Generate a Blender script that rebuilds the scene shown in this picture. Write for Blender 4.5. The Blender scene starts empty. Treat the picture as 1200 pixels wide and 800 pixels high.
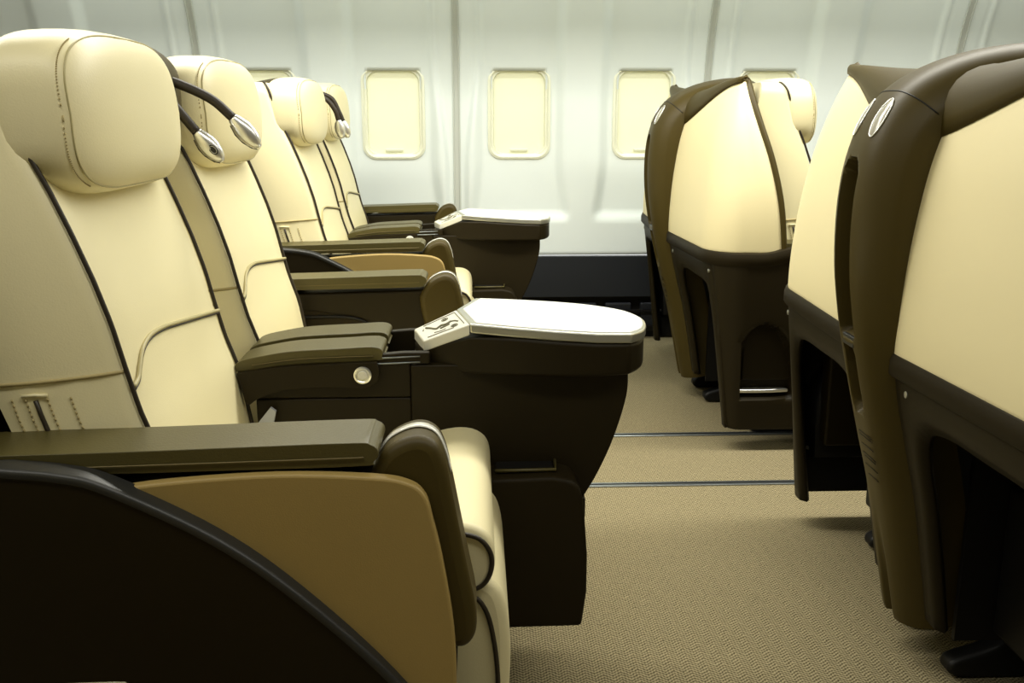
import bpy, bmesh, math
import numpy as np
from mathutils import Vector

U = 1.12                      # drawing units -> metres
R = math.radians
scene = bpy.context.scene
COL = scene.collection

# ------------------------------------------------------------------ camera
ZC = 0.93
cam_d = bpy.data.cameras.new('camera')
cam_d.sensor_width = 36.0
cam_d.lens = 1135.0 / 1200.0 * 36.0
cam_d.clip_start = 0.02
cam = bpy.data.objects.new('camera', cam_d)
COL.objects.link(cam)
cam.location = (0, 0, ZC * U)
cam.rotation_euler = (R(90 - 13.33), 0, R(-2.22))
scene.camera = cam

# ------------------------------------------------------------------ view / world
vs = scene.view_settings
vs.view_transform = 'Standard'
vs.look = 'None'
vs.gamma = 1.0
vs.use_curve_mapping = False
vs.exposure = 1.05
w = bpy.data.worlds.new('daylight')
scene.world = w
w.use_nodes = True
w.node_tree.nodes['Background'].inputs[0].default_value = (0.97, 1.0, 0.97, 1)
w.node_tree.nodes['Background'].inputs[1].default_value = 1.4


def area(name, loc, size, rot, power, col):
    d = bpy.data.lights.new(name, 'AREA')
    d.shape = 'RECTANGLE'
    d.size = size[0] * U
    d.size_y = size[1] * U
    d.energy = power
    d.color = col
    o = bpy.data.objects.new(name, d)
    COL.objects.link(o)
    o.location = [c * U for c in loc]
    o.rotation_euler = rot
    return o


LC = (1.0, 0.975, 0.87)
area('aisle_ceiling_lamp', (0.3, 2.30, 1.905), (4.2, 0.30), (0, 0, 0), 58, LC)
area('wall_wash_lamp', (0.3, 3.56, 1.655), (4.2, 0.06), (R(22), 0, 0), 8, (0.93, 1.0, 0.95))
area('near_ceiling_lamp', (0.3, 0.55, 1.905), (4.2, 0.20), (0, 0, 0), 15, LC)


# ------------------------------------------------------------------ materials
def mat(name, col, rough=0.5, metal=0.0, bump=0.0, bscale=300.0, var=0.0, spec=0.5, coat=0.0,
        transl=0.0):
    m = bpy.data.materials.new(name)
    m.use_nodes = True
    nt = m.node_tree
    b = nt.nodes['Principled BSDF']
    b.inputs['Base Color'].default_value = (*col, 1)
    b.inputs['Roughness'].default_value = rough
    b.inputs['Metallic'].default_value = metal
    b.inputs['Specular IOR Level'].default_value = spec
    b.inputs['Coat Weight'].default_value = coat
    tc = nt.nodes.new('ShaderNodeTexCoord')
    if var > 0:
        n = nt.nodes.new('ShaderNodeTexNoise')
        n.inputs['Scale'].default_value = 6.0
        n.inputs['Detail'].default_value = 6.0
        nt.links.new(tc.outputs['Object'], n.inputs['Vector'])
        r = nt.nodes.new('ShaderNodeMapRange')
        r.inputs[3].default_value = 1 - var
        r.inputs[4].default_value = 1 + var
        nt.links.new(n.outputs['Fac'], r.inputs[0])
        mx = nt.nodes.new('ShaderNodeVectorMath')
        mx.operation = 'SCALE'
        mx.inputs[0].default_value = col
        nt.links.new(r.outputs[0], mx.inputs['Scale'])
        nt.links.new(mx.outputs[0], b.inputs['Base Color'])
    if bump > 0:
        n2 = nt.nodes.new('ShaderNodeTexNoise')
        n2.inputs['Scale'].default_value = bscale
        n2.inputs['Detail'].default_value = 3.0
        nt.links.new(tc.outputs['Object'], n2.inputs['Vector'])
        bp = nt.nodes.new('ShaderNodeBump')
        bp.inputs['Strength'].default_value = bump
        bp.inputs['Distance'].default_value = 0.002
        nt.links.new(n2.outputs['Fac'], bp.inputs['Height'])
        nt.links.new(bp.outputs[0], b.inputs['Normal'])
    if transl > 0:
        t = nt.nodes.new('ShaderNodeBsdfTranslucent')
        t.inputs[0].default_value = (*col, 1)
        mixs = nt.nodes.new('ShaderNodeMixShader')
        mixs.inputs[0].default_value = transl
        out = nt.nodes['Material Output']
        nt.links.new(b.outputs[0], mixs.inputs[1])
        nt.links.new(t.outputs[0], mixs.inputs[2])
        nt.links.new(mixs.outputs[0], out.inputs[0])
    return m


M = {}
M['cream'] = mat('cream_leather', (0.84, 0.76, 0.47), 0.42, bump=0.12, bscale=420, var=0.03)
M['cream_shell'] = mat('cream_shell', (0.82, 0.725, 0.435), 0.55, var=0.02)
M['brown'] = mat('brown_plastic', (0.057, 0.041, 0.0085), 0.45, bump=0.05, bscale=600, var=0.05, spec=0.22)
M['brown_dark'] = mat('dark_brown_plastic', (0.016, 0.0112, 0.0035), 0.55, bump=0.05, bscale=600, spec=0.15)
M['olive'] = mat('olive_leather', (0.078, 0.064, 0.017), 0.42, bump=0.2, bscale=380, var=0.05)
M['tan'] = mat('tan_panel', (0.36, 0.252, 0.080), 0.5, bump=0.1, bscale=500, var=0.05)
M['charcoal'] = mat('charcoal_trim', (0.020, 0.020, 0.018), 0.42, bump=0.1, bscale=500)
M['black'] = mat('black_plastic', (0.006, 0.0055, 0.005), 0.5, spec=0.3)
M['piping'] = mat('dark_piping', (0.025, 0.017, 0.008), 0.5)
M['stitch'] = mat('tan_stitching', (0.42, 0.34, 0.15), 0.7)
M['stitch_dark'] = mat('olive_stitching', (0.16, 0.125, 0.05), 0.7)
M['seam'] = mat('olive_seam_piping', (0.46, 0.40, 0.20), 0.45)
M['white'] = mat('white_laminate', (0.88, 0.88, 0.84), 0.3, var=0.01)
M['slab'] = mat('ivory_control_panel', (0.74, 0.73, 0.64), 0.35)
M['rim'] = mat('satin_metal_rim', (0.52, 0.52, 0.46), 0.3, metal=0.75)
M['chrome'] = mat('polished_chrome', (0.92, 0.92, 0.89), 0.3, metal=0.9)
M['print'] = mat('grey_print', (0.16, 0.15, 0.09), 0.6)
M['lens'] = mat('pale_lens', (0.75, 0.74, 0.66), 0.2, coat=0.5)
M['oval'] = mat('grey_oval_lens', (0.36, 0.34, 0.27), 0.25, coat=0.4)
M['brown_shade'] = mat('shaded_brown_plastic', (0.0145, 0.0100, 0.0026), 0.5, bump=0.05, bscale=600, var=0.05, spec=0.2)  # same brown plastic, shade of the unlit parts put into the colour
M['wall'] = mat('white_wall_panel', (0.78, 0.83, 0.805), 0.45, bump=0.04, bscale=500, var=0.015)
M['strip'] = mat('grey_joint_strip', (0.55, 0.57, 0.52), 0.4)
M['frame'] = mat('ivory_window_frame', (0.80, 0.80, 0.64), 0.4)
M['shade'] = mat('ivory_window_shade', (0.87, 0.86, 0.70), 0.45, transl=0.35, var=0.01)
M['navy'] = mat('dark_navy_dado', (0.009, 0.011, 0.015), 0.55, bump=0.1, bscale=300)
M['steel'] = mat('track_metal', (0.34, 0.37, 0.38), 0.35, metal=0.9)
M['dim_wall'] = mat('grey_partition', (0.22, 0.21, 0.17), 0.7)
M['ceiling'] = mat('ceiling_grey', (0.36, 0.36, 0.31), 0.6, var=0.01)
M['buckle'] = mat('grey_belt', (0.45, 0.47, 0.52), 0.4)


def carpet_mat():
    m = bpy.data.materials.new('beige_woven_carpet')
    m.use_nodes = True
    nt = m.node_tree
    L = nt.links.new
    b = nt.nodes['Principled BSDF']
    b.inputs['Roughness'].default_value = 0.95
    b.inputs['Specular IOR Level'].default_value = 0.1
    tc = nt.nodes.new('ShaderNodeTexCoord')
    sep = nt.nodes.new('ShaderNodeSeparateXYZ')
    L(tc.outputs['Object'], sep.inputs[0])

    def mth(op, a, bb=None):
        n = nt.nodes.new('ShaderNodeMath')
        n.operation = op
        for i, v in enumerate((a, bb)):
            if v is None:
                continue
            if isinstance(v, (int, float)):
                n.inputs[i].default_value = v
            else:
                L(v, n.inputs[i])
        return n.outputs[0]
    nz = nt.nodes.new('ShaderNodeTexNoise')
    nz.inputs['Scale'].default_value = 90
    L(tc.outputs['Object'], nz.inputs['Vector'])
    jit = mth('MULTIPLY', mth('SUBTRACT', nz.outputs['Fac'], 0.5), 0.008)
    tri = mth('PINGPONG', sep.outputs[0], 0.017)
    ph = mth('ADD', mth('ADD', sep.outputs[1], mth('MULTIPLY', tri, 0.75)), jit)
    s1 = mth('SINE', mth('MULTIPLY', ph, 2 * math.pi / 0.0085))
    s2 = mth('SINE', mth('MULTIPLY', sep.outputs[0], 2 * math.pi / 0.0057))
    wv = mth('MULTIPLY', mth('ADD', mth('ADD', s1, mth('MULTIPLY', s2, 0.45)), 1.45), 0.345)
    nz2 = nt.nodes.new('ShaderNodeTexNoise')
    nz2.inputs['Scale'].default_value = 260
    nz2.inputs['Detail'].default_value = 4
    L(tc.outputs['Object'], nz2.inputs['Vector'])
    fac = mth('ADD', mth('MULTIPLY', wv, 0.7), mth('MULTIPLY', nz2.outputs['Fac'], 0.3))
    cr = nt.nodes.new('ShaderNodeValToRGB')
    cr.color_ramp.elements[0].position = 0.12
    cr.color_ramp.elements[0].color = (0.045, 0.034, 0.015, 1)
    cr.color_ramp.elements[1].position = 0.75
    cr.color_ramp.elements[1].color = (0.37, 0.312, 0.182, 1)
    L(fac, cr.inputs[0])
    L(cr.outputs[0], b.inputs['Base Color'])
    bp = nt.nodes.new('ShaderNodeBump')
    bp.inputs['Strength'].default_value = 0.5
    bp.inputs['Distance'].default_value = 0.003
    L(fac, bp.inputs['Height'])
    L(bp.outputs[0], b.inputs['Normal'])
    return m


M['carpet'] = carpet_mat()


# ------------------------------------------------------------------ mesh helpers
ORG = np.zeros(3)              # origin of the thing being built (drawing units)


def build(name, verts, faces, material, parent=None, smooth=True, solid=0.0, inner=None,
          auto=None, bevel=0.0, subsurf=0, ref=None):
    me = bpy.data.meshes.new(name)
    v = (np.asarray(verts, float) - ORG) * U
    me.from_pydata(v.tolist(), [], faces)
    bm = bmesh.new()
    bm.from_mesh(me)
    bmesh.ops.remove_doubles(bm, verts=bm.verts, dist=1e-5)
    bmesh.ops.recalc_face_normals(bm, faces=bm.faces)
    if ref is not None:
        rf = Vector(((np.asarray(ref, float) - ORG) * U).tolist())
        if sum((f.calc_center_median() - rf).dot(f.normal) * f.calc_area() for f in bm.faces) < 0:
            bmesh.ops.reverse_faces(bm, faces=bm.faces)
    bm.to_mesh(me)
    bm.free()
    me.materials.append(material)
    if inner is not None:
        me.materials.append(inner)
    for p in me.polygons:
        p.use_smooth = smooth
    if auto is not None:
        me.set_sharp_from_angle(angle=R(auto))
    o = bpy.data.objects.new(name, me)
    COL.objects.link(o)
    if parent is not None:
        o.parent = parent
    if solid:
        sm = o.modifiers.new('thickness', 'SOLIDIFY')
        sm.thickness = solid * U
        sm.offset = 0.0
        if inner is not None:
            sm.material_offset = 1
    if bevel:
        bv = o.modifiers.new('bevel', 'BEVEL')
        bv.width = bevel * U
        bv.segments = 3
        bv.limit_method = 'ANGLE'
        bv.angle_limit = R(35)
    if subsurf:
        ss = o.modifiers.new('subsurf', 'SUBSURF')
        ss.levels = subsurf
        ss.render_levels = subsurf
    return o


def grid(P, wrap=False):
    """P: array rows x cols x 3 -> verts, faces"""
    P = np.asarray(P, float)
    nr, nc = P.shape[:2]
    f = []
    for i in range(nr - 1):
        for j in range(nc if wrap else nc - 1):
            k = (j + 1) % nc
            f.append((i * nc + j, i * nc + k, (i + 1) * nc + k, (i + 1) * nc + j))
    return P.reshape(-1, 3).tolist(), f


def loft(rings, cap=True):
    v, f = grid(rings, wrap=True)
    nr, nc = len(rings), len(rings[0])
    if cap:
        f.append(tuple(range(nc)))
        f.append(tuple((nr - 1) * nc + j for j in range(nc)))
    return v, f


def spl(pts, n):
    """Catmull-Rom through pts, n samples per span"""
    p = [np.asarray(q, float) for q in pts]
    p = [2 * p[0] - p[1]] + p + [2 * p[-1] - p[-2]]
    out = []
    for i in range(1, len(p) - 2):
        for k in range(n):
            t = k / n
            a, b, c, d = p[i - 1], p[i], p[i + 1], p[i + 2]
            out.append(0.5 * (2 * b + (c - a) * t + (2 * a - 5 * b + 4 * c - d) * t * t
                              + (3 * b - a - 3 * c + d) * t ** 3))
    out.append(p[-2])
    return out


def tube(path, rad, nseg=8, closed=False):
    path = [np.asarray(q, float) for q in path]
    n = len(path)
    rr = rad if hasattr(rad, '__len__') else [rad] * n
    rings = []
    prev = None
    for i in range(n):
        if closed:
            t = path[(i + 1) % n] - path[i - 1]
        else:
            t = path[min(i + 1, n - 1)] - path[max(i - 1, 0)]
        t /= (np.linalg.norm(t) + 1e-12)
        if prev is None:
            a = np.array([0, 0, 1.0]) if abs(t[2]) < 0.8 else np.array([0, 1.0, 0])
        else:
            a = prev
        nrm = a - t * (a @ t)
        nrm /= np.linalg.norm(nrm)
        prev = nrm
        bn = np.cross(t, nrm)
        rings.append([path[i] + rr[i] * (nrm * math.cos(q) + bn * math.sin(q))
                      for q in np.linspace(0, 2 * math.pi, nseg, endpoint=False)])
    if closed:
        rings.append(rings[0])
        return loft(rings, cap=False)
    return loft(rings)


def prism(outline, y0, y1):
    """outline in (x, z), extruded along y"""
    n = len(outline)
    v = [(p[0], y0, p[1]) for p in outline] + [(p[0], y1, p[1]) for p in outline]
    f = [tuple(range(n)), tuple(range(n, 2 * n))]
    for i in range(n):
        j = (i + 1) % n
        f.append((i, j, n + j, n + i))
    return v, f


def slab_xy(outline, z0, z1):
    """outline in (x, y); z0, z1 numbers or functions of (x, y)"""
    n = len(outline)
    g = lambda z, p: z(*p) if callable(z) else z
    v = [(p[0], p[1], g(z0, p)) for p in outline] + [(p[0], p[1], g(z1, p)) for p in outline]
    f = [tuple(range(n)), tuple(range(n, 2 * n))]
    for i in range(n):
        j = (i + 1) % n
        f.append((i, j, n + j, n + i))
    return v, f


def box(x0, x1, y0, y1, z0, z1):
    return prism([(x0, z0), (x1, z0), (x1, z1), (x0, z1)], y0, y1)


def spow(c, e):
    return np.sign(c) * np.abs(c) ** e


def rrect(hw, hh, r, n=6):
    out = []
    for cx, cy, a0 in ((hw - r, hh - r, 0), (-hw + r, hh - r, 90), (-hw + r, -hh + r, 180), (hw - r, -hh + r, 270)):
        for k in range(n + 1):
            a = R(a0 + 90 * k / n)
            out.append((cx + r * math.cos(a), cy + r * math.sin(a)))
    return out


def merge(*vf):
    V, F = [], []
    for v, f in vf:
        k = len(V)
        V += [tuple(q) for q in v]
        F += [tuple(i + k for i in q) for q in f]
    return V, F


def tag(o, label, cat=None, group=None):
    o['label'] = label
    if cat:
        o['category'] = cat
    if group:
        o['group'] = group
    return o


def thing(name, loc, label, cat, group=None):
    global ORG
    o = bpy.data.objects.new(name, None)
    o.empty_display_size = 0.1
    COL.objects.link(o)
    o.location = [c * U for c in loc]
    ORG = np.array(loc, float)
    return tag(o, label, cat, group)


def struct(o):
    o['kind'] = 'structure'
    return o


def copy_tree(o, parent=None):
    c = o.copy()
    COL.objects.link(c)
    c.parent = parent
    for ch in o.children:
        copy_tree(ch, c)
    return c


def copy_thing(o, d, label, group=None):
    c = copy_tree(o)
    c.location = o.location + Vector([q * U for q in d])
    c['label'] = label
    if group:
        c['group'] = group
    return c


# ------------------------------------------------------------------ the cabin
XA, XB = -3.2, 3.6
YW = 4.0


def wall_y(z):
    if z > 0.95:
        return YW - 0.62 * (z - 0.95) ** 2
    return YW - 0.10 * (0.95 - z) ** 2


struct(build('floor', *box(XA, XB, -1.3, 4.1, -0.04, 0.0), M['carpet'], smooth=False))
for i, y in enumerate((2.705, 2.315)):
    t = struct(build('trim_%d' % (i + 1), *box(XA, XB, y - 0.013, y + 0.013, 0.0, 0.004), M['steel'], smooth=False,
                     bevel=0.0015))
    build('groove', *box(XA, XB, y - 0.003, y + 0.003, 0.0035, 0.0046), M['black'], t, smooth=False)

# far side wall: one moulded panel for every two windows
PITCH = 0.507
WX0 = 0.185
WZ = 0.925
HW, HH = 0.128, 0.185


def sm(a, b, x):
    t = min(1, max(0, (x - a) / (b - a)))
    return t * t * (3 - 2 * t)


wall = bpy.data.objects.new('wall_far', None)
COL.objects.link(wall)
struct(wall)
ORG = np.zeros(3)
ZT = 1.78


def alcove(dx, z):
    a = abs(dx)
    half = 0.168 + 0.03 * sm(0.75, 0.45, z)
    side = 1 - sm(half - 0.028, half + 0.022, a)
    low = sm(0.50, 0.525, z)
    return side * low


for pn in range(-3, 4):
    # windows of the panel: 2*pn and 2*pn+1 counted from WX0
    xl = WX0 + (2 * pn - 0.5) * PITCH + 0.0
    xr = xl + 2 * PITCH
    nx, nz = 112, 92
    xs = np.linspace(xl + 0.010, xr - 0.010, nx)
    zs = np.linspace(0.355, ZT, nz)
    V, F = [], []
    for z in zs:
        for x in xs:
            edge = min(x - xl, xr - x)
            d = 0.030 * max(alcove(x - (xl + (k + 0.5) * PITCH), z) for k in (0, 1))
            wj = 0.030 + 0.042 * sm(0.70, 1.15, z)
            d += 0.024 * (1 - sm(wj, wj + 0.022, edge))
            V.append((x, wall_y(z) + d, z))
    for i in range(nz - 1):
        for j in range(nx - 1):
            xm, zm = (xs[j] + xs[j + 1]) / 2, (zs[i] + zs[i + 1]) / 2
            hole = any(abs(xm - (xl + (k + 0.5) * PITCH)) < HW - 0.022 and abs(zm - WZ) < HH - 0.022 for k in (0, 1))
            if not hole:
                F.append((i * nx + j, i * nx + j + 1, (i + 1) * nx + j + 1, (i + 1) * nx + j))
    build('wall_panel', V, F, M['wall'], wall, solid=0.006)
    P = [[(xl + dx, wall_y(z) + 0.020 - dy, z) for dx, dy in ((-0.016, -0.010), (-0.014, 0.004), (-0.010, 0.004), (-0.008, -0.002), (0.008, -0.002), (0.010, 0.004), (0.014, 0.004), (0.016, -0.010))]
         for z in np.linspace(0.355, ZT, 40)]
    build('joint_strip', *grid(P), M['strip'], wall, auto=30)

# windows with closed shades
wn = 0
for k in range(-3, 7):
    xw = WX0 + k * PITCH
    if xw < -1.4 or xw > 2.8:
        continue
    wn += 1
    lean = -0.02
    yb = YW + 0.030

    def ring(hw, hh, r, y):
        return [(xw + a, y, WZ + b) for a, b in rrect(hw, hh, r)]
    win = bpy.data.objects.new('window_%d' % wn, None)
    COL.objects.link(win)
    win.location = (xw * U, yb * U, WZ * U)
    struct(win)
    ORG = np.array((xw, yb, WZ))
    rings = [ring(HW, HH, 0.055, yb), ring(HW - 0.002, HH - 0.002, 0.054, yb - 0.012),
             ring(HW - 0.010, HH - 0.010, 0.05, yb - 0.015), ring(HW - 0.016, HH - 0.016, 0.047, yb - 0.006),
             ring(HW - 0.022, HH - 0.022, 0.044, yb - 0.006), ring(HW - 0.026, HH - 0.026, 0.042, yb + 0.012)]
    build('window_frame', *loft(rings, cap=False), M['frame'], win, auto=40)
    sh = build('window_shade', *merge(slab_xy([(xw + a, b) for a, b in ((-HW + 0.02, yb + 0.008), (HW - 0.02, yb + 0.008), (HW - 0.02, yb + 0.012), (-HW + 0.02, yb + 0.012))],
                                              WZ - HH + 0.02, WZ + HH - 0.02)), M['shade'], win, smooth=False)
    build('shade_grip', *box(xw - 0.036, xw + 0.036, yb - 0.004, yb + 0.010, WZ - HH + 0.034, WZ - HH + 0.043), M['frame'], sh,
          smooth=False, bevel=0.002)
ORG = np.zeros(3)

# dado, return air recess
struct(build('baseboard_far', *prism([(0, 0), (1, 0), (1, 1), (0, 1)], 0, 0.001), M['navy'], smooth=False))
bb = bpy.data.objects['baseboard_far']
me = bb.data
V, F = merge(box(XA, XB, 3.935, 3.98, 0.185, 0.352))
me.clear_geometry()
me.from_pydata((np.array(V) * U).tolist(), [], F)
gr = struct(build('trim_3', *box(XA, XB, 3.99, 4.03, 0.0, 0.185), M['black'], smooth=False))
gproto = None
for i in range(46):
    x = XA + 0.1 + i * 0.148
    if gproto is None:
        gproto = build('grille_bar', *box(-0.055, 0.055, 3.965, 3.992, 0.03, 0.15), M['navy'], gr, smooth=False, bevel=0.006)
        o = gproto
    else:
        o = gproto.copy()
        COL.objects.link(o)
    o.location.x = x * U
rail = build('rail', *merge(box(XA, XB, 3.95, 3.97, 0.05, 0.058), box(XA, XB, 3.95, 3.97, 0.115, 0.123)), M['black'], gr, smooth=False)

# shell of the cabin behind and above the camera
struct(build('ceiling', *box(XA, XB, -1.3, 3.7, 1.95, 1.99), M['ceiling'], smooth=False))
ORG = np.zeros(3)
bp_ = [(2.90, 1.632), (2.88, 1.72), (2.92, 1.95), (3.70, 1.95), (3.66, 1.76), (3.50, 1.66)]  # unseen overhead bin, added and shaped to shade the upper wall
bv_ = [(XA, a, b) for a, b in bp_] + [(XB, a, b) for a, b in bp_]
struct(build('trim_4', bv_, [tuple(range(6)), tuple(range(6, 12))] + [(k, (k + 1) % 6, (k + 1) % 6 + 6, k + 6) for k in range(6)], M['ceiling'], smooth=False, bevel=0.012))
struct(build('wall_near', *box(XA, XB, -1.34, -1.3, 0, 1.97), M['dim_wall'], smooth=False))
struct(build('wall_rear', *box(XA - 0.04, XA, -1.3, 4.1, 0, 1.97), M['dim_wall'], smooth=False))
struct(build('wall_front', *box(XB, XB + 0.04, -1.3, 4.1, 0, 1.97), M['dim_wall'], smooth=False))

# ------------------------------------------------------------------ seat profile
BZ = [0.40, 0.46, 0.55, 0.60, 0.65, 0.70, 0.75, 0.80, 0.85, 0.90, 0.95, 1.00]
BX = [-0.345, -0.35, -0.365, -0.382, -0.394, -0.405, -0.42, -0.438, -0.458, -0.482, -0.50, -0.515]


def bx(z):
    return float(np.interp(z, BZ, BX))


SC = 0.268       # seat centre from the middle of the pair
HB = 0.192       # half width between the pipings
C1 = np.array((0.0, 1.53, 0.0))          # near pair, rear row


def make_seat(s, label):
    """one seat; s = -1 on the side nearer the camera, +1 on the far side; y0 in pair coordinates"""
    root = thing('airline_seat', (-0.25, C1[1] + s * SC, 0), label, 'seat', 'cream leather seats')
    yc = C1[1] + s * SC
    Y = lambda q: C1[1] + s * q            # q measured outwards from the middle of the pair
    oi = s                                   # outward sign

    # ---- backrest
    def ringz(z, sc=1.0, back=0.0):
        F = bx(z)
        pts = []
        plan = [(-0.195, -0.10), (-0.185, -0.225), (-0.10, -0.224), (-0.05, -0.213), (-0.018, -0.2015), (-0.005, -HB - 0.003),
                (-0.001, -HB + 0.008), (0.001, -0.12), (0.001, -0.06), (0.001, 0.0), (0.001, 0.06), (0.001, 0.12), (-0.001, HB - 0.008),
                (-0.005, HB + 0.003), (-0.018, 0.2015), (-0.05, 0.213), (-0.10, 0.224), (-0.185, 0.225), (-0.195, 0.10)]
        for dx, dy in plan:
            lim = float(np.interp(z, [0.4, 0.55, 0.64, 0.75, 0.9, 0.95, 1.0], [-0.48, -0.50, -0.53, -0.60, -0.605, -0.60, -0.59]))
            pts.append((max(lim, F + dx * sc - 0.08 * (1 - sc) - back), yc + dy * (0.35 + 0.65 * sc), z))
        return pts
    rings = [ringz(z) for z in np.linspace(0.40, 0.975, 26)]
    for k in range(1, 6):
        a = k / 5 * math.pi / 2
        rings.append(ringz(0.975 + 0.032 * math.sin(a), 0.82 + 0.18 * math.cos(a)))
    back = build('backrest', *loft(rings), M['cream'], root, auto=60)
    for q in (-1, 1):
        path = [(bx(z) + 0.0005, yc + q * (HB + 0.001), z) for z in np.linspace(0.43, 0.972, 40)]
        for k in range(1, 6):
            a = k / 5 * math.pi / 2
            c_ = 0.82 + 0.18 * math.cos(a)
            path.append((bx(0.975 + 0.032 * math.sin(a)) - 0.08 * (1 - c_) + 0.0005, yc + q * (HB + 0.001) * (0.35 + 0.65 * c_), 0.9755 + 0.032 * math.sin(a)))
        build('piping', *tube(path, 0.0030), M['piping'], back)
    # wavy lumbar seam: low on the outer side, high towards the middle, as seen on both seats
    lw = [(0.0, 0.628), (0.05, 0.633), (0.10, 0.646), (0.16, 0.659), (0.25, 0.666), (0.38, 0.665), (0.55, 0.658), (0.75, 0.649), (1.0, 0.638)]
    path = []
    for t, z in spl(lw, 6):
        y = yc - HB + 2 * HB * t
        path.append((bx(z) + 0.0025, y, z))
    build('lumbar_seam', *tube(path, 0.0027), M['seam'], back)
    path = [(p[0] + 0.001, p[1], p[2] - 0.0036) for p in path]  # thin dark line below the seam, painting its shadow
    build('lumbar_shadow', *tube(path, 0.0013, 6), M['piping'], back)
    # bolster cross seams and stitched belt slot on the outer side
    side = [(-0.002, HB), (-0.018, 0.2015), (-0.05, 0.213), (-0.10, 0.224), (-0.17, 0.225)]
    for q in (-1, 1):
        path = [(bx(0.645) + dx, yc + q * dy, 0.646 - 0.05 * abs(dx)) for dx, dy in side]
        build('bolster_seam', *tube(spl(path, 4), 0.0022, 6), M['stitch'], back)

    def onside(dx, z):
        dy = float(np.interp(-dx, [0.0, 0.018, 0.05, 0.10, 0.185], [HB + 0.003, 0.203, 0.2145, 0.2255, 0.2265]))
        return (bx(z) + dx, yc + oi * dy, z)
    slot = build('belt_slot', *tube([onside(-0.095, z) for z in np.linspace(0.545, 0.622, 6)], 0.0026, 6), M['piping'], back)
    for dx in (-0.120, -0.105, -0.083, -0.060):
        zt = 0.626
        n = 16
        for q in range(n):
            za = 0.535 + (zt - 0.535) * q / n
            zb = za + (zt - 0.535) / n * 0.6
            if q == 0:
                V, Fc = tube([onside(dx, za), onside(dx, zb)], 0.0010, 5)
            else:
                V, Fc = merge((V, Fc), tube([onside(dx, za), onside(dx, zb)], 0.0010, 5))
        build('stitching', V, Fc, M['stitch'], slot)
    build('slot_flap', *tube([onside(-0.108, 0.627), onside(-0.095, 0.628), onside(-0.082, 0.627)], 0.002, 6), M['cream'], slot)

    # ---- headrest
    hc = np.array((-0.462, yc, 0.926))
    ha, hb, hh = 0.064, 0.200, 0.094

    def hp(eta, om):
        c, sn = math.cos(eta), math.sin(eta)
        r = spow(sn, 0.50)
        x = ha * spow(c, 0.62)
        y = hb * r * spow(math.cos(om), 0.50)
        z = hh * r * spow(math.sin(om), 0.58)
        z += 0.004 * math.cos(y / hb * 1.5)
        x += -0.10 * z - 0.012 * (y / hb) ** 2
        if z < 0:
            x -= 0.10 * (-z)
        return hc + np.array((x, y, z))
    NO = 56
    rings = []
    for e in np.linspace(0.02, math.pi - 0.02, 34):
        rings.append([hp(e, o) for o in np.linspace(0, 2 * math.pi, NO, endpoint=False)])
    hr = build('headrest', *loft(rings), M['cream'], root)
    path = [hp(1.02, o) + np.array((0.0006, 0, 0)) for o in np.linspace(0, 2 * math.pi, 90, endpoint=False)]
    build('headrest_seam', *tube(path, 0.0011, 6, closed=True), M['seam'], hr)
    V, Fc = [], []
    for q in range(60):
        o1 = math.pi - 0.95 + q / 60 * 1.9
        pth = [hp(1.14, o1 + k * 0.006) + np.array((0.0012, -0.0006, 0)) for k in range(3)]
        V, Fc = merge((V, Fc), tube(pth, 0.0009, 5))
    build('headrest_stitching', V, Fc, M['stitch'], hr)

    # ---- seat cushion, leg rest
    out = spl([(-0.42, 0.36), (-0.42, 0.40), (-0.30, 0.40), (-0.16, 0.414), (-0.06, 0.446), (-0.015, 0.451), (0.012, 0.438), (0.021, 0.412), (0.018, 0.382), (0.0, 0.362),
               (-0.06, 0.345), (-0.2, 0.345)], 4)
    build('seat_cushion', *prism(out, yc - 0.190, yc + 0.190), M['cream'], root, bevel=0.022, auto=50)
    out = spl([(-0.06, 0.36), (-0.005, 0.378), (0.020, 0.372), (0.034, 0.345), (0.040, 0.29), (0.038, 0.22), (0.031, 0.15), (0.015, 0.105), (-0.03, 0.10), (-0.07, 0.13)], 4)
    lr = build('leg_rest', *prism(out, yc - 0.188, yc + 0.188), M['cream'], root, bevel=0.016, auto=50)
    yo = Y(SC + 0.180)
    path = spl([(-0.02, yo, 0.442), (0.003, yo, 0.434), (0.016, yo, 0.415), (0.016, yo, 0.392), (0.006, yo, 0.374), (-0.012, yo, 0.366)], 5)
    path = [(p[0], Y(SC + 0.191), p[2]) for p in path]
    build('piping', *tube(path, 0.003), M['piping'], lr)
    path = spl([(-0.012, 0, 0.362), (0.004, 0, 0.350), (0.016, 0, 0.318), (0.024, 0, 0.25), (0.022, 0, 0.16), (0.012, 0, 0.12)], 5)
    path = [(p[0], Y(SC + 0.190), p[2]) for p in path]
    build('piping', *tube(path, 0.003), M['piping'], lr)
    build('seat_base', *box(-0.55, -0.05, yc - 0.16, yc + 0.16, 0.09, 0.35), M['black'], root, smooth=False, bevel=0.01)  # near black to paint in the darkness of the foot well
    for q, sh_ in ((0.085, -0.012), (0.40, 0.05)):
        out = spl([(-0.575, 0.002), (-0.593, 0.008), (-0.598, 0.020), (-0.588, 0.034), (-0.54, 0.050), (-0.42, 0.095), (-0.10, 0.095), (-0.08, 0.0), (-0.3, 0.0)], 4)
        out = [(a + sh_, max(0.0, b)) for a, b in out]
        build('foot', *prism(out, Y(q) - 0.020, Y(q) + 0.020), M['black'], root, bevel=0.008, auto=50)

    # ---- outer armrest
    pad = spl([(-0.56, 0.568), (-0.555, 0.582), (-0.53, 0.586), (-0.35, 0.590), (-0.14, 0.596), (-0.110, 0.594), (-0.102, 0.585), (-0.108, 0.575), (-0.13, 0.570), (-0.35, 0.566), (-0.54, 0.562)], 4)
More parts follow.
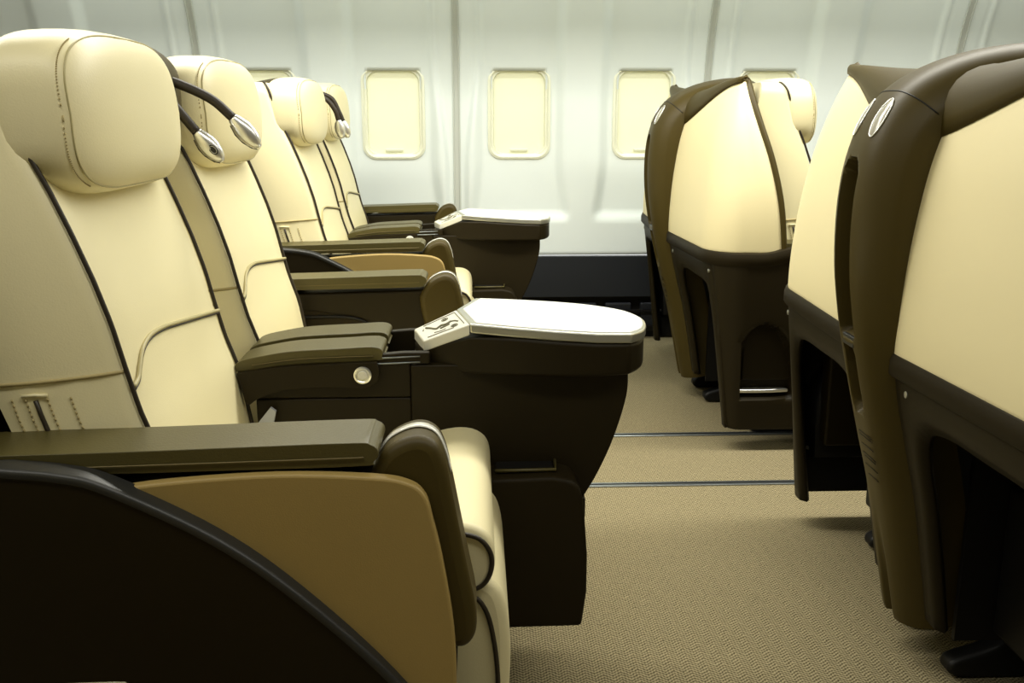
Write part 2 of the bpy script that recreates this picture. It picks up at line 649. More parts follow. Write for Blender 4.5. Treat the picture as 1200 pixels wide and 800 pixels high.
    ya, yb_ = sorted((Y(0.490), Y(0.572)))
    arm = build('armrest_pad', *prism(pad, ya, yb_), M['olive'], root, bevel=0.011, auto=50)
    for q in (0.4905, 0.5735):
        path = [(x, Y(q), z) for x, z in spl([(-0.53, 0.571), (-0.35, 0.575), (-0.14, 0.580), (-0.118, 0.581)], 8)]
        build('stitch_line', *tube(path, 0.0008, 5), M['stitch_dark'], arm)
    out = [(-0.62, 0.20), (-0.62, 0.553), (-0.35, 0.556), (-0.12, 0.562), (-0.095, 0.566), (-0.03, 0.55), (-0.02, 0.40), (-0.03, 0.20)]
    ya, yb_ = sorted((Y(0.502), Y(0.552)))
    body = build('armrest_body', *prism(out, ya, yb_), M['brown_shade'], root, smooth=False, bevel=0.006)
    # recessed pocket on the inner face of the armrest body
    out = spl([(-0.40, 0.30), (-0.40, 0.505), (-0.27, 0.505), (-0.22, 0.485), (-0.185, 0.45), (-0.18, 0.40), (-0.18, 0.32)], 4)
    ya, yb_ = sorted((Y(0.4995), Y(0.503)))
    build('pocket_panel', *prism(out, ya, yb_), M['brown_dark'], body, smooth=False)
    path = [(x, Y(0.4995), z) for x, z in spl([(-0.40, 0.505), (-0.27, 0.505), (-0.22, 0.485), (-0.185, 0.45), (-0.18, 0.38)], 6)]
    build('pocket_edge', *tube(path, 0.0035, 6), M['black'], body)
    # front post of the armrest
    crown = [(-0.118, 0.548), (-0.108, 0.566), (-0.092, 0.586), (-0.066, 0.597), (-0.045, 0.591), (-0.034, 0.570), (-0.026, 0.53),
             (-0.012, 0.45), (-0.002, 0.395), (-0.003, 0.365), (-0.014, 0.351), (-0.03, 0.35)]
    out = spl(crown, 4) + [np.array((-0.07, 0.36)), np.array((-0.10, 0.45)), np.array((-0.115, 0.52))]
    ya, yb_ = sorted((Y(0.487), Y(0.563)))
    post = build('armrest_post', *prism(out, ya, yb_), M['brown'], root, bevel=0.012, auto=50)
    st = spl([(-0.108, 0.567), (-0.092, 0.587), (-0.066, 0.598), (-0.045, 0.592), (-0.034, 0.571), (-0.028, 0.545)], 5)
    P = [[(x, Y(q), z + 0.0003) for q in (0.513, 0.520, 0.527)] for x, z in st]
    build('post_strip', *grid(P), M['lens'], post, solid=0.0012)
    # tan side panel
    out = spl([(-0.402, 0.538), (-0.385, 0.549), (-0.324, 0.559), (-0.207, 0.566), (-0.11, 0.562), (-0.072, 0.555), (-0.054, 0.540), (-0.046, 0.510), (-0.037, 0.466), (-0.026, 0.385), (-0.024, 0.30), (-0.024, 0.12)], 5)
    out += [np.array((-0.40, 0.12))]
    ya, yb_ = sorted((Y(0.566), Y(0.582)))
    build('side_panel', *prism(out, ya, yb_), M['tan'], root, bevel=0.004, auto=40)
    return root


# ------------------------------------------------------------------ centre console
def make_console(label):
    root = thing('centre_console', (0.0, C1[1], 0), label, 'console', 'centre consoles')
    yc = C1[1]
    TZ = lambda x, y: 0.617 - 0.06 * x
    # tray outline, plan
    edge = spl([(0.0, 0.119), (0.064, 0.124), (0.139, 0.122), (0.20, 0.108), (0.250, 0.076), (0.272, 0.030), (0.274, -0.015), (0.262, -0.070), (0.238, -0.108)], 4)
    tray = [(-0.008, -0.094), (-0.030, 0.014)] + [tuple(p) for p in edge] + [(0.183, -0.120), (0.119, -0.117), (0.055, -0.108)]
    tray = [(a, yc + b) for a, b in tray]
    cen = np.mean(np.array(tray), axis=0)
    ins = lambda k: [tuple(cen + (np.array(p) - cen) * np.array((1 - k / 0.15, 1 - k / 0.12))) for p in tray]
    build('tray_rim', *slab_xy(tray, lambda x, y: TZ(x, y) - 0.015, TZ), M['rim'], root, smooth=True, bevel=0.003, auto=40)
    build('tray_top', *slab_xy(ins(0.0075), lambda x, y: TZ(x, y) - 0.006, lambda x, y: TZ(x, y) + 0.0012), M['white'], root, bevel=0.001, auto=40)
    # tilted seat control panel
    q = [(-0.0085, yc - 0.094, 0.6165), (-0.0305, yc + 0.014, 0.6175), (-0.100, yc + 0.022, 0.584), (-0.080, yc - 0.068, 0.585)]
    v = q + [(a, b, c - 0.017) for a, b, c in q]
    f = [(0, 1, 2, 3), (4, 5, 6, 7), (0, 1, 5, 4), (1, 2, 6, 5), (2, 3, 7, 6), (3, 0, 4, 7)]
    cp = build('control_panel', v, f, M['slab'], root, smooth=False, bevel=0.002)
    q0, q1, q2, q3 = [np.array(p) for p in q]
    nr = np.cross(q1 - q0, q3 - q0)
    nr /= np.linalg.norm(nr)
    if nr[2] < 0:
        nr = -nr

    def on(u, v_):     # u 0 low end .. 1 tray end, v 0 near .. 1 far
        return (q3 * (1 - u) + q0 * u) * (1 - v_) + (q2 * (1 - u) + q1 * u) * v_ + nr * 0.0004
    fr = [on(0.10, 0.14), on(0.90, 0.14)]
    build('printed_frame', *merge(tube([on(0.12, 0.13), on(0.70, 0.13)], 0.0007, 5), tube([on(0.93, 0.16), on(0.93, 0.90)], 0.0007, 5),
                                  tube([on(0.93, 0.90), on(0.2, 0.90)], 0.0007, 5)), M['print'], cp)
    # seat pictogram: reclined figure line, cushions and arrows
    def stroke(uv, r):
        return tube([on(a, b) for a, b in spl(uv, 4)], r, 5)
    build('printed_seat_symbol', *merge(
        stroke([(0.22, 0.74), (0.30, 0.60), (0.36, 0.47), (0.42, 0.42)], 0.0016),
        stroke([(0.42, 0.44), (0.52, 0.50), (0.62, 0.46), (0.74, 0.52)], 0.0022),
        stroke([(0.46, 0.36), (0.58, 0.38), (0.68, 0.40)], 0.0014),
        stroke([(0.74, 0.52), (0.82, 0.46), (0.86, 0.38)], 0.0012),
        stroke([(0.30, 0.26), (0.45, 0.22), (0.55, 0.24)], 0.0006),
        stroke([(0.13, 0.62), (0.16, 0.72)], 0.0008)), M['print'], cp)

    def ell(u0, v0, du, dv):
        return [on(u0 + du * math.cos(a), v0 + dv * math.sin(a)) for a in np.linspace(0, 2 * math.pi, 14, endpoint=False)]
    build('printed_button', *merge(tube(ell(0.66, 0.75, 0.07, 0.06), 0.0007, 5, closed=True), tube(ell(0.66, 0.75, 0.035, 0.03), 0.0007, 5, closed=True)), M['print'], cp)
    build('printed_button', *merge(tube(ell(0.74, 0.24, 0.07, 0.06), 0.0007, 5, closed=True), tube(ell(0.74, 0.24, 0.035, 0.03), 0.0007, 5, closed=True)), M['print'], cp)
    # box carrying the tray
    o2 = [(-0.082, yc - 0.066), (-0.100, yc + 0.02), (-0.060, yc + 0.085)] + [tuple(p) for p in ins(0.0)][2:]
    o2 = [(a - 0.003 if a > 0.2 else a, b) for a, b in o2] + [(-0.010, yc - 0.0945)]

    def top(x, y):
        return TZ(x, y) - 0.015 if x > -0.009 else float(np.interp(x, [-0.10, -0.009], [0.5675, 0.5995]))
    build('tray_box', *slab_xy(o2, lambda x, y: 0.538 + 0.006 * (x < -0.05), top), M['brown_shade'], root, bevel=0.006, auto=40)
    # body
    out = [np.array(p) for p in ((-0.10, 0.05), (-0.10, 0.552), (0.15, 0.552))]
    out += spl([(0.236, 0.552), (0.235, 0.50), (0.216, 0.43), (0.192, 0.372), (0.168, 0.328), (0.150, 0.29), (0.142, 0.22)], 5)
    out += [np.array((0.02, 0.10)), np.array((-0.05, 0.05))]
    build('console_body', *merge(prism(out, yc - 0.088, yc + 0.088), box(-0.338, -0.1005, yc - 0.0878, yc + 0.0878, 0.05, 0.50), box(-0.30, -0.08, yc - 0.05, yc + 0.05, 0.0, 0.049)), M['brown_shade'], root, bevel=0.003, auto=40)
    for y0, y1 in ((-0.088, -0.072), (0.072, 0.088)):
        build('divider', *prism([(-0.345, 0.501), (-0.345, 0.555), (-0.32, 0.556), (-0.11, 0.572), (-0.07, 0.572), (-0.07, 0.5535), (-0.1005, 0.5535), (-0.1005, 0.501)], yc + y0, yc + y1), M['brown_shade'], root, smooth=False, bevel=0.003)
    for dz in (0.0, 0.009):
        build('chrome_line', *tube([(-0.20, yc - 0.0885, 0.562 - dz), (-0.085, yc - 0.0885, 0.566 - dz)], 0.0014, 6), M['steel'], root)
    # bottle and literature box beside the console foot, with its open slot
    out = [np.array((0.0, 0.140)), np.array((0.0, 0.388))] + spl([(0.115, 0.392), (0.145, 0.384), (0.160, 0.362), (0.164, 0.335), (0.167, 0.30)], 4) + \
          [np.array((0.170, 0.26)), np.array((0.170, 0.20)), np.array((0.163, 0.142))]
    lb = build('storage_box', *prism(out, yc - 0.155, yc - 0.06), M['brown_dark'], root, bevel=0.006, auto=40)
    build('slot_opening', *box(0.03, 0.118, yc - 0.128, yc - 0.09, 0.384, 0.3945), M['black'], lb, smooth=False)
    build('slot_lip', *tube([(0.028, yc - 0.131, 0.3945), (0.121, yc - 0.131, 0.3955), (0.123, yc - 0.088, 0.3955)], 0.003, 6), M['olive'], lb)
    build('latch_clip', *box(0.155, 0.172, yc - 0.10, yc - 0.07, 0.30, 0.335), M['brown_shade'], lb, smooth=False, bevel=0.003)
    # two centre armrests
    for s in (-1, 1):
        y0, y1 = sorted((yc + s * 0.012, yc + s * 0.090))
        pad = spl([(-0.366, 0.545), (-0.366, 0.555), (-0.355, 0.562), (-0.33, 0.568), (-0.28, 0.576), (-0.20, 0.580), (-0.158, 0.582), (-0.143, 0.577), (-0.143, 0.566), (-0.152, 0.560), (-0.28, 0.555), (-0.35, 0.545)], 4)
        pd = build('armrest_pad', *prism(pad, y0, y1), M['olive'], root, bevel=0.009, auto=50)
        pth = [(x, yc + s * 0.0915, z) for x, z in spl([(-0.34, 0.5555), (-0.27, 0.564), (-0.20, 0.567), (-0.156, 0.568)], 8)]
        build('stitch_line', *tube(pth, 0.0008, 5), M['stitch_dark'], pd)
        out = [np.array((-0.352, 0.50)), np.array((-0.362, 0.545))] + spl([(-0.30, 0.554), (-0.165, 0.560), (-0.150, 0.556), (-0.147, 0.54), (-0.155, 0.526), (-0.175, 0.519), (-0.23, 0.522), (-0.29, 0.518), (-0.33, 0.505), (-0.345, 0.495)], 4)
        y0, y1 = sorted((yc + s * 0.03, yc + s * 0.100))
        ab = build('armrest_body', *prism(out, y0, y1), M['brown_shade'], root, bevel=0.006, auto=40)
        yb_ = yc + s * 0.1005
        cx, cz = -0.172, 0.5405
        circ = lambda r, y: [(cx + r * math.cos(a), y, cz + r * math.sin(a)) for a in np.linspace(0, 2 * math.pi, 24, endpoint=False)]
        bt = build('recline_button', *loft([circ(0.0135, yb_ - s * 0.002), circ(0.0135, yb_ + s * 0.002), circ(0.011, yb_ + s * 0.003), circ(0.009, yb_ + s * 0.0015)]), M['chrome'], ab, auto=30)
        build('button_cap', *loft([circ(0.0075, yb_), circ(0.0075, yb_ + s * 0.003), circ(0.006, yb_ + s * 0.004)]), M['lens'], bt, auto=30)
    # loose seat belt buckle end beside the console
    build('belt_end', *prism([(-0.335, 0.465), (-0.310, 0.465), (-0.305, 0.486), (-0.313, 0.492)], yc - 0.106, yc - 0.099), M['buckle'], root, smooth=False)
    return root


# ------------------------------------------------------------------ back shell of a pair
SPX = [-0.672, -0.680, -0.718, -0.748, -0.778, -0.797, -0.809, -0.810, -0.797, -0.770, -0.730, -0.670, -0.600, -0.53, -0.485, -0.455, -0.450, -0.455]
SPZ = [0.068, 0.10, 0.286, 0.40, 0.52, 0.61, 0.70, 0.80, 0.88, 0.94, 0.98, 1.010, 1.028, 1.034, 1.024, 0.995, 0.95, 0.90]


def smooth_table(zs, xs):
    """Catmull-Rom table so that profiles carry no kinks"""
    p = np.array(spl(list(zip(zs, xs)), 10))
    return p[:, 0], p[:, 1]


RA = smooth_table([0.0, 0.08, 0.30, 0.42, 0.555, 0.69, 0.82, 0.90, 0.96, 1.0, 1.02],
                  [-0.64, -0.645, -0.685, -0.715, -0.742, -0.740, -0.724, -0.704, -0.680, -0.655, -0.64])
RB = smooth_table([0.0, 0.08, 0.30, 0.42, 0.555, 0.70, 0.82, 0.90, 0.96, 1.0, 1.02],
                  [-0.655, -0.662, -0.69, -0.706, -0.722, -0.716, -0.702, -0.686, -0.668, -0.650, -0.64])
RF = smooth_table([0.5, 0.575, 0.69, 0.80, 0.889, 0.95, 1.0, 1.02],
                  [-0.535, -0.54, -0.553, -0.577, -0.603, -0.618, -0.626, -0.628])


def rear_x(y, z):
    a = float(np.interp(z, *RA))
    b = float(np.interp(z, *RB))
    t = min(1, max(0, (y - 0.09) / 0.48))
    return a + (b - a) * t


def corner(z):
    return float(np.interp(z, [0.10, 0.53], [0.040, 0.085]))


def rear_xr(y, z):
    x = rear_x(min(y, 0.57), z)
    if y > 0.47:
        rc = corner(z)
        y0 = 0.597 - rc * 1.494
        q = min(1.0, max(0.0, (y - y0) / (rc * 1.494)))
        x += rc * (1 - math.sqrt(1 - q * q))
    return x


def front_x(z):
    return float(np.interp(z, *RF))


def make_shell(label):
    root = thing('seat_back_shell', (-0.6, C1[1], 0), label, 'seat shell', 'back shells of the seat pairs')
    yc = C1[1]
    prof = spl(list(zip(SPX, SPZ)), 16)
    # ---- spine
    nP = len(prof)
    rows = []
    cols = np.concatenate((np.linspace(-1, -0.5, 9), np.linspace(-0.42, 0.42, 29), np.linspace(0.5, 1, 9)))
    for i, p in enumerate(prof):
        t = prof[min(i + 1, nP - 1)] - prof[max(i - 1, 0)]
        t /= np.linalg.norm(t)
        nin = np.array((t[1], -t[0]))        # towards the inside of the shell
        z = p[1]
        wd = float(np.interp(z, [0, 0.3, 0.6, 0.9, 1.03], [0.080, 0.084, 0.094, 0.094, 0.094]))
        row = [(p[0] + nin[0] * 0.115, yc - wd - 0.002, p[1] + nin[1] * 0.115)]
        for q in cols:
            d = 0.050 * abs(q) ** 3.2
            a = abs(q * wd)
            if i < nP * 0.55:
                d1 = math.hypot(a, max(0.0, 0.585 - z, z - 0.832))
                d2 = math.hypot(a, max(0.0, 0.462 - z, z - 0.545))
                g1 = (1 - sm(0.023, 0.030, d1)) * sm(0.570, 0.580, z)
                g2 = (1 - sm(0.016, 0.023, d2)) * (1 - sm(0.548, 0.556, z))
                d += 0.050 * g1 + 0.028 * g2
                d += 0.018 * (1 - sm(0.0, 0.28, z)) * (1 - sm(0.0, 0.018, a))
            row.append((p[0] + nin[0] * d, yc + q * wd, p[1] + nin[1] * d))
        row.append((p[0] + nin[0] * 0.115, yc + wd + 0.002, p[1] + nin[1] * 0.115))
        rows.append(row)
    sp = build('spine', *grid(rows), M['brown'], root, auto=50)

    hi = max(k for k in range(nP) if prof[k][1] < 1.0 and k < nP * 0.62)
    pz = np.array([prof[k][1] for k in range(hi + 1)])
    px_ = np.array([prof[k][0] for k in range(hi + 1)])
    tg = np.gradient(np.stack((px_, pz), 1), axis=0)
    tg /= np.linalg.norm(tg, axis=1)[:, None]

    def on_spine(z, y, lift=0.001):
        t = np.array((np.interp(z, pz, tg[:, 0]), np.interp(z, pz, tg[:, 1])))
        t /= np.linalg.norm(t)
        nin = np.array((t[1], -t[0]))
        d = 0.050 * abs(y / 0.094) ** 3.2 - lift
        return np.array((np.interp(z, pz, px_) + nin[0] * d, yc + y, z + nin[1] * d)), np.array((t[0], 0, t[1])), np.array((-nin[0], 0, -nin[1]))
    # reading lens ovals
    for y in (-0.034, 0.034):
        ov = lambda a, b, l: [on_spine(0.922 + 0.87 * a * math.cos(q), y + b * math.sin(q), l)[0] for q in np.linspace(0, 2 * math.pi, 26, endpoint=False)]
        ln = build('lens', *loft([ov(0.031, 0.0115, -0.003), ov(0.031, 0.0115, 0.0008), ov(0.026, 0.0085, 0.0016), ov(0.015, 0.005, 0.0020), ov(0.001, 0.0005, 0.0027)]), M['oval'], sp, auto=50)
        build('lens_ring', *tube(ov(0.0325, 0.0125, 0.0010), 0.0013, 6, closed=True), M['chrome'], ln)
    c, tt, nn = on_spine(0.566, 0.0, 0.0)
    build('pocket_clip', *box(c[0] + 0.001, c[0] + 0.03, yc - 0.024, yc + 0.024, 0.556, 0.574), M['charcoal'], sp, smooth=False, bevel=0.002)
    V, Fc = [], []
    for k, (z, hw_) in enumerate(((0.405, 0.026), (0.399, 0.026), (0.383, 0.024), (0.366, 0.026), (0.360, 0.022), (0.345, 0.025), (0.328, 0.020))):
        c, tt, nn = on_spine(z, -0.012, 0.0003)
        V, Fc = merge((V, Fc), tube([c + np.array((0, -hw_, 0)), c + np.array((0, hw_, 0))], 0.0009, 5))
    build('embossed_notice', V, Fc, M['brown_dark'], sp)
    c0, _, _ = on_spine(0.965, 0.0)
    path = []
    for q in np.linspace(-1, 1, 31):
        i = int(nP * 0.56)
        p = prof[i]
        t = prof[i + 1] - prof[i - 1]
        t /= np.linalg.norm(t)
        d = 0.050 * abs(q) ** 3.2 - 0.0002
        path.append((p[0] + t[1] * d, yc + q * 0.094, p[1] - t[0] * d))
    build('cap_joint', *tube(path, 0.0011, 5), M['black'], sp)

    for s in (-1, 1):
        Y = lambda q: yc + s * q
        # ---- cream rear and side panel
        ys = list(np.linspace(0.080, 0.47, 18))
        ztop = lambda y: 0.905 + 0.103 * sm(-0.25, 0.66, y) / sm(-0.25, 0.66, 0.6) - 0.103 * sm(-0.25, 0.66, 0.08) / sm(-0.25, 0.66, 0.6) * (1 - sm(0.08, 0.6, y))
        rows = []
        nv = 26
        for i in range(nv + 1):
            v = i / nv
            row = []
            zc = lambda y: 0.552 + v * (ztop(y) - 0.552)
            yo = 0.588 - 0.125 * v ** 2.6
            ys_ = 0.47 - 0.10 * v ** 2.6
            for y in ys:
                row.append((rear_x(y, zc(y)), Y(0.08 + (y - 0.08) * (ys_ - 0.08) / 0.39), zc(y)))
            for k in range(1, 11):
                a = k / 10 * math.pi / 2
                y = 0.47 + 0.118 * math.sin(a)
                z = zc(y)
                xr, xf = rear_x(0.47 + 0.1 * math.sin(a), z), front_x(z)
                rad = min(0.085, max(0.004, (xf - xr) * 0.6))
                row.append((xr + rad * (1 - math.cos(a)), Y(ys_ + (yo - ys_) * math.sin(a)), z))
            z = zc(0.6)
            xf = front_x(z)
            x0 = row[-1][0]
            for k in range(1, 9):
                row.append((x0 + (xf - x0) * k / 8, Y(yo + 0.004 * math.sin(math.pi * k / 8)), z))
            rows.append(row)
        build('rear_panel', *grid(rows), M['cream_shell'], root, solid=0.008, inner=M['charcoal'], auto=60, ref=(-0.45, Y(0.3), 0.75))
        # ---- brown arch covering the top of the panel
        top = rows[-1]
        sec = []
        base = [np.array((rear_x(0.03, 0.90), Y(0.03), 0.90)), np.array((rear_x(0.055, 0.903), Y(0.055), 0.903))] + [np.array(p) for p in top]
        nb = len(base)
        for k, p in enumerate(base):
            yy_ = abs(p[1] - yc)
            tt_ = sm(0.03, 0.47, yy_)
            h = 0.098 + (0.014 - 0.098) * tt_ ** 0.8
            if k >= nb - 8:
                h = 0.014 * (1 - 0.3 * (k - nb + 8) / 8)
            dX = 0.19 + (0.018 - 0.19) * tt_ ** 0.7
            ring_ = []
            for a in np.linspace(-0.12, math.pi * 0.98, 15):
                ring_.append((p[0] - 0.009 + dX * (1 - math.cos(a)) / 2, p[1] + s * 0.006 * math.sin(max(0, a)), p[2] + h * spow(math.sin(a), 0.85)))
            sec.append(ring_)
        build('arch_frame', *grid(sec), M['brown'], root, solid=0.004, auto=70)
        # ---- brown edging down the front of the side panel
        frt = [np.array((r[-1][0] + 0.004, r[-1][1], r[-1][2])) for r in rows[::-1]]
        frt = [frt[0] + np.array((-0.012, 0, 0.012))] + frt
        build('front_edging', *tube(frt, list(np.linspace(0.011, 0.0088, len(frt))), 10), M['brown'], root)
        # ---- waist trim
        plan = [(rear_x(y, 0.55), y) for y in np.linspace(0.085, 0.46, 12)]
        xr = rear_x(0.57, 0.55)
        for k in range(1, 10):
            a = k / 9 * math.pi / 2
            plan.append((rear_x(0.47 + 0.1 * math.sin(a), 0.55) + 0.085 * (1 - math.cos(a)), 0.47 + 0.125 * math.sin(a)))
        plan += [(x, 0.597) for x in np.linspace(xr + 0.10, -0.485, 8)]
        secs = []
        for i, (x, y) in enumerate(plan):
            a = np.array(plan[max(i - 1, 0)])
            b = np.array(plan[min(i + 1, len(plan) - 1)])
            t = (b - a) / np.linalg.norm(b - a)
            nx_, ny_ = -t[1], t[0]                # outwards
            if i > 15:
                nx_, ny_ = (nx_, ny_)
            up = 0.022 * sm(-0.60, -0.47, x) if y > 0.59 else 0.0
            sec = []
            for o_, z in ((-0.012, 0.528), (0.006, 0.526), (0.011, 0.532), (0.011, 0.552), (0.007, 0.562), (-0.004, 0.566), (-0.012, 0.564)):
                sec.append((x + nx_ * o_, Y(y + ny_ * o_), z + up))
            secs.append(sec)
        build('waist_trim', *loft(secs), M['charcoal'] if False else M['brown_dark'], root, auto=45)
        # ---- lower rear frame around the foot well opening
        outer = [(0.085, 0.105), (0.085, 0.19), (0.085, 0.30), (0.085, 0.42), (0.085, 0.535), (0.20, 0.535), (0.32, 0.535), (0.44, 0.535), (0.545, 0.535), (0.55, 0.42), (0.553, 0.30), (0.555, 0.16), (0.555, 0.065)]
        inner = [(0.130, 0.105), (0.132, 0.19), (0.134, 0.30), (0.138, 0.40), (0.160, 0.452), (0.22, 0.470), (0.32, 0.470), (0.42, 0.468), (0.474, 0.450), (0.500, 0.39), (0.508, 0.30), (0.512, 0.16), (0.512, 0.065)]
        o_ = spl(outer, 4)
        i_ = spl(inner, 4)
        rows2 = []
        for k in range(5):
            t = k / 4
            r = []
            for a, b in zip(o_, i_):
                p = a + (b - a) * t
                r.append((rear_xr(p[0], p[1]) + 0.004 + (0.010 if k == 4 else 0.0), Y(p[0]), max(0, p[1])))
            rows2.append(r)
        lf = build('rear_frame', *grid(rows2), M['brown_shade'], root, solid=0.012, auto=50)
        for y, z in ((0.118, 0.505), (0.515, 0.505)):
            x = rear_xr(y, z) - 0.003
            circ = lambda r, dx: [(x - dx, Y(y) + r * math.cos(a), z + r * math.sin(a)) for a in np.linspace(0, 2 * math.pi, 14, endpoint=False)]
            build('screw', *loft([circ(0.0055, -0.004), circ(0.0055, 0.001), circ(0.003, 0.002)]), M['rim'], lf, auto=40)
        # ---- liner of the foot well, black standing in for the shade inside
        build('foot_well_liner', *merge(box(-0.61, -0.42, *sorted((Y(0.098), Y(0.108))), 0.075, 0.50), box(-0.66, -0.50, *sorted((Y(0.105), Y(0.55))), 0.485, 0.50)), M['black'], root, smooth=False)
        # ---- moulded side of the base with its nook
        arc = spl([(-0.475, 0.580), (-0.420, 0.574), (-0.372, 0.560), (-0.27, 0.504), (-0.187, 0.436), (-0.092, 0.334), (-0.02, 0.225), (0.015, 0.12), (0.02, 0.03)], 6)
        ax = [-0.75, -0.56] + [p[0] for p in arc]
        az = [0.552, 0.556] + [p[1] for p in arc]
        yside = lambda z: 0.600 - 0.035 * (1 - min(1.0, max(0.0, z / 0.55))) ** 1.6
        rows3 = []
        nz_, ncol = 64, 116
        ZB = 0.065
        for i in range(nz_ + 1):
            v = i / nz_
            r = []
            for j in range(ncol + 1):
                u = j / ncol
                xa = rear_x(0.57, ZB + v * (0.552 - ZB)) + corner(ZB + v * (0.552 - ZB))
                x = xa + (0.018 - xa) * u
                z = ZB + v * (float(np.interp(x, ax, az)) - ZB)
                yo = yside(z)
                g = 0.0
                if 0.15 < z < 0.372:
                    hwk = 0.094 * math.sqrt(max(0.0, 1 - max(0.0, (z - 0.20) / 0.17) ** 2))
                    dxn = x + 0.572
                    g = (1 - sm(hwk * (0.55 if dxn < 0 else 0.86), hwk + 0.006, abs(dxn))) * sm(0.150, 0.166, z)
                yo -= 0.045 * g
                r.append((x, Y(yo), z))
            xa, z = r[0][0], r[0][2]
            yo = yside(z)
            pre = []
            for k in range(3, 10):
                a = k / 10 * math.pi / 2
                pre.append((xa - corner(z) * math.cos(a), Y(yo - 1.494 * corner(z) * (1 - math.sin(a))), z))
            rows3.append(pre + r)
        sb = build('base_side', *grid(rows3), M['brown_shade'], root, solid=0.008, inner=M['black'], auto=60, ref=(-0.4, yc, 0.3))  # inner face black, foot well shade put into the colour
        stp = [(-0.640, 0.575), (-0.618, 0.580), (-0.580, 0.581), (-0.535, 0.580), (-0.490, 0.574), (-0.500, 0.553), (-0.615, 0.553)]
        build('step_plate', *slab_xy([(x, Y(y - 0.008)) for x, y in stp], 0.170, 0.180), M['chrome'], sb, smooth=False, bevel=0.003)
        # ---- rim of the base
        path = [(-0.495, Y(0.6), 0.5795)] + [np.array((p[0], Y(yside(p[1])), p[1])) for p in arc]
        secs = []
        for i, p in enumerate(path):
            a = np.array(path[max(i - 1, 0)])
            b = np.array(path[min(i + 1, len(path) - 1)])
            t = (b - a) / np.linalg.norm(b - a)
            n2 = np.array((-t[2], 0, t[0]))
            oy = np.array((0, s, 0.0))
            secs.append([np.array(p) + n2 * q[0] + oy * q[1] for q in ((-0.004, 0.0055), (0.001, 0.0065), (0.004, 0.005), (0.0055, 0.001), (0.004, -0.026), (0.0, -0.028), (-0.008, -0.027))])
        build('base_rim', *loft(secs), M['charcoal'], sb, auto=45)
    return root


# ------------------------------------------------------------------ gooseneck reading lamps
def make_lamp(pts, y, tip, label, group, emblem=True):
    p0 = np.array((pts[0][0], y, pts[0][1]))
    root = thing('reading_lamp', tuple(p0), label, 'reading lamp', group)
    path = [np.array((a, y + 0.004 * i, b)) for i, (a, b) in enumerate(pts)]
    path = spl(path, 8)
    build('gooseneck', *tube(path, 0.0072, 12), M['piping'], root)
    a = path[-1]
    b = np.array((tip[0], a[1] + 0.004, tip[1]))
    d = (b - a) / np.linalg.norm(b - a)
    side = np.cross(d, np.array((0, 1.0, 0)))
    side /= np.linalg.norm(side)
    if side[0] < 0:
        side = -side
    wv = np.cross(d, side)
    rings = []
    for t, r1, r2 in ((0, 0.0085, 0.0085), (0.03, 0.0088, 0.0088), (0.14, 0.0110, 0.0098), (0.35, 0.0145, 0.0110), (0.55, 0.0148, 0.0108), (0.75, 0.0122, 0.0090), (0.90, 0.0082, 0.0062), (0.98, 0.004, 0.003), (1.0, 0.001, 0.001)):
        c = a + (b - a) * t
        rings.append([c + side * r1 * math.cos(q) + wv * r2 * math.sin(q) for q in np.linspace(0, 2 * math.pi, 20, endpoint=False)])
    hd = build('lamp_head', *loft(rings), M['chrome'], root)
    cam_ = wv if wv[1] < 0 else -wv
    c = a + (b - a) * 0.62 + side * 0.003 + cam_ * 0.0098
    ell = lambda k, l: [c + (d * math.cos(q) * 0.0085 + side * math.sin(q) * 0.0055) * k + cam_ * l for q in np.linspace(0, 2 * math.pi, 18, endpoint=False)]
    if emblem:
        em = build('emblem', *loft([ell(1, -0.002), ell(1, 0.0008)]), M['charcoal'], hd, smooth=False)
        build('emblem_ring', *tube(ell(0.72, 0.0008), 0.0006, 5, closed=True), M['rim'], em)
    build('light_slit', *tube([a + (b - a) * t - side * r for t, r in ((0.10, 0.0105), (0.35, 0.0147), (0.60, 0.0144), (0.85, 0.0098), (0.97, 0.0045))], 0.0016, 6), M['piping'], hd)
    return root


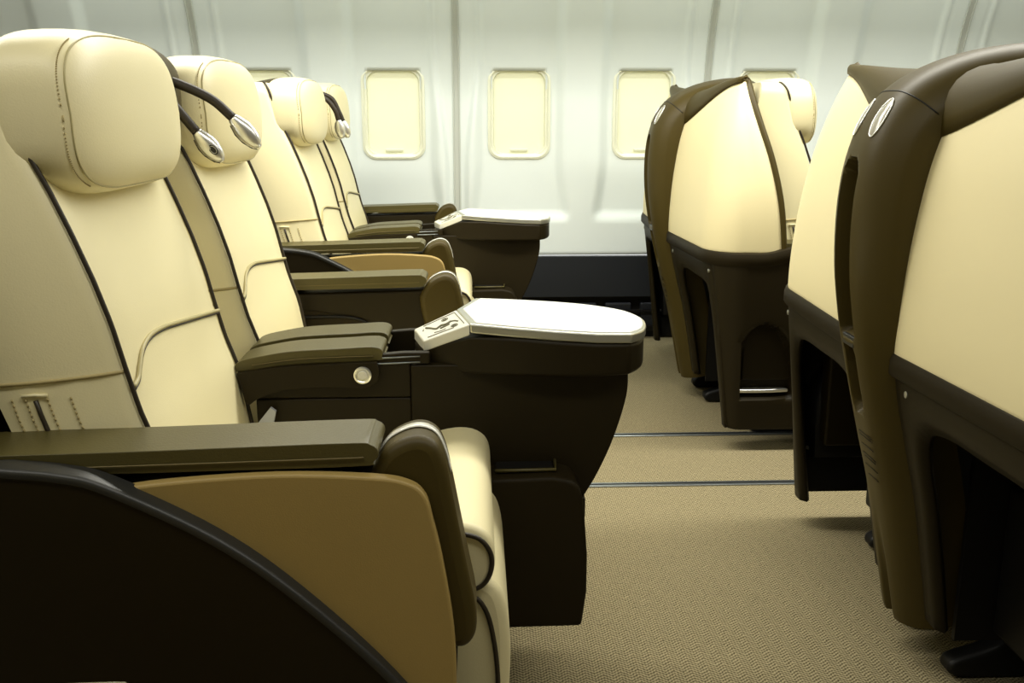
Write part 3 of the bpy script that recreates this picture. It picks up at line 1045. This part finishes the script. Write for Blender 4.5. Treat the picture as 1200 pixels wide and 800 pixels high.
# ------------------------------------------------------------------ build the first pair, then its copies
seat1 = make_seat(-1, 'cream leather seat with large tan side panel above the black arched base')
seat2 = make_seat(+1, 'cream leather seat with silver reading lamps bent across its headrest')
console1 = make_console('dark brown console carrying the large white tray beside the open carpet')
shell1 = make_shell('dark curved shell behind the seat with the big tan side panel')
lamp1 = make_lamp([(-0.500, 0.968), (-0.470, 0.958), (-0.449, 0.944), (-0.415, 0.900)], 1.492, (-0.380, 0.857),
                  'gooseneck reading lamp with round emblem, lower of two over the cream headrest', 'reading lamps')
lamp2 = make_lamp([(-0.500, 0.985), (-0.455, 0.975), (-0.400, 0.950), (-0.368, 0.921)], 1.525, (-0.330, 0.876),
                  'gooseneck reading lamp, higher of two reaching across the cream headrest', 'reading lamps', False)

DY = 1.60
F = (-0.03, DY, 0)
copy_thing(seat1, F, 'cream leather seat with tan side panel seen past the brown armrest across the aisle')
copy_thing(seat2, F, 'cream leather seat right beside the white window wall, facing the small tray')
copy_thing(console1, F, 'brown console with white tray in front of the window wall')
copy_thing(shell1, F, 'shell behind the two seats beside the windows, mostly hidden by their cushions')
make_lamp([(-0.480, 0.978), (-0.447, 0.965), (-0.425, 0.935), (-0.416, 0.905)], 3.07, (-0.408, 0.850),
          'lower of two small silver tipped reading lamps between the window side headrests', 'reading lamps', False)
make_lamp([(-0.480, 0.990), (-0.438, 0.970), (-0.418, 0.930), (-0.407, 0.902)], 3.105, (-0.392, 0.851),
          'higher of two small silver tipped reading lamps between the window side headrests', 'reading lamps', False)
PR = 1.40
copy_thing(shell1, (PR, 0, 0), 'large cream and brown rear shell with oval lenses and open foot well')
copy_thing(seat1, (PR, 0, 0), 'seat hidden in front of the large cream rear shell, aisle place')
copy_thing(seat2, (PR, 0, 0), 'seat hidden in front of the large cream rear shell, inner place')
G = (PR - 0.04, DY, 0)
copy_thing(shell1, G, 'brown and cream shell with arched side panel and chrome plate nook in its base')
copy_thing(seat1, G, 'cream seat whose headrest shows beyond the arched side panel of its shell')
copy_thing(seat2, G, 'cream seat hidden behind the arched shell, next to the windows')
copy_thing(console1, G, 'console of the seat pair in the arched shell, hidden behind it')
copy_thing(seat2, (-0.10, -1.572, 0), 'seat of which only the olive armrest tip shows below the black base side')
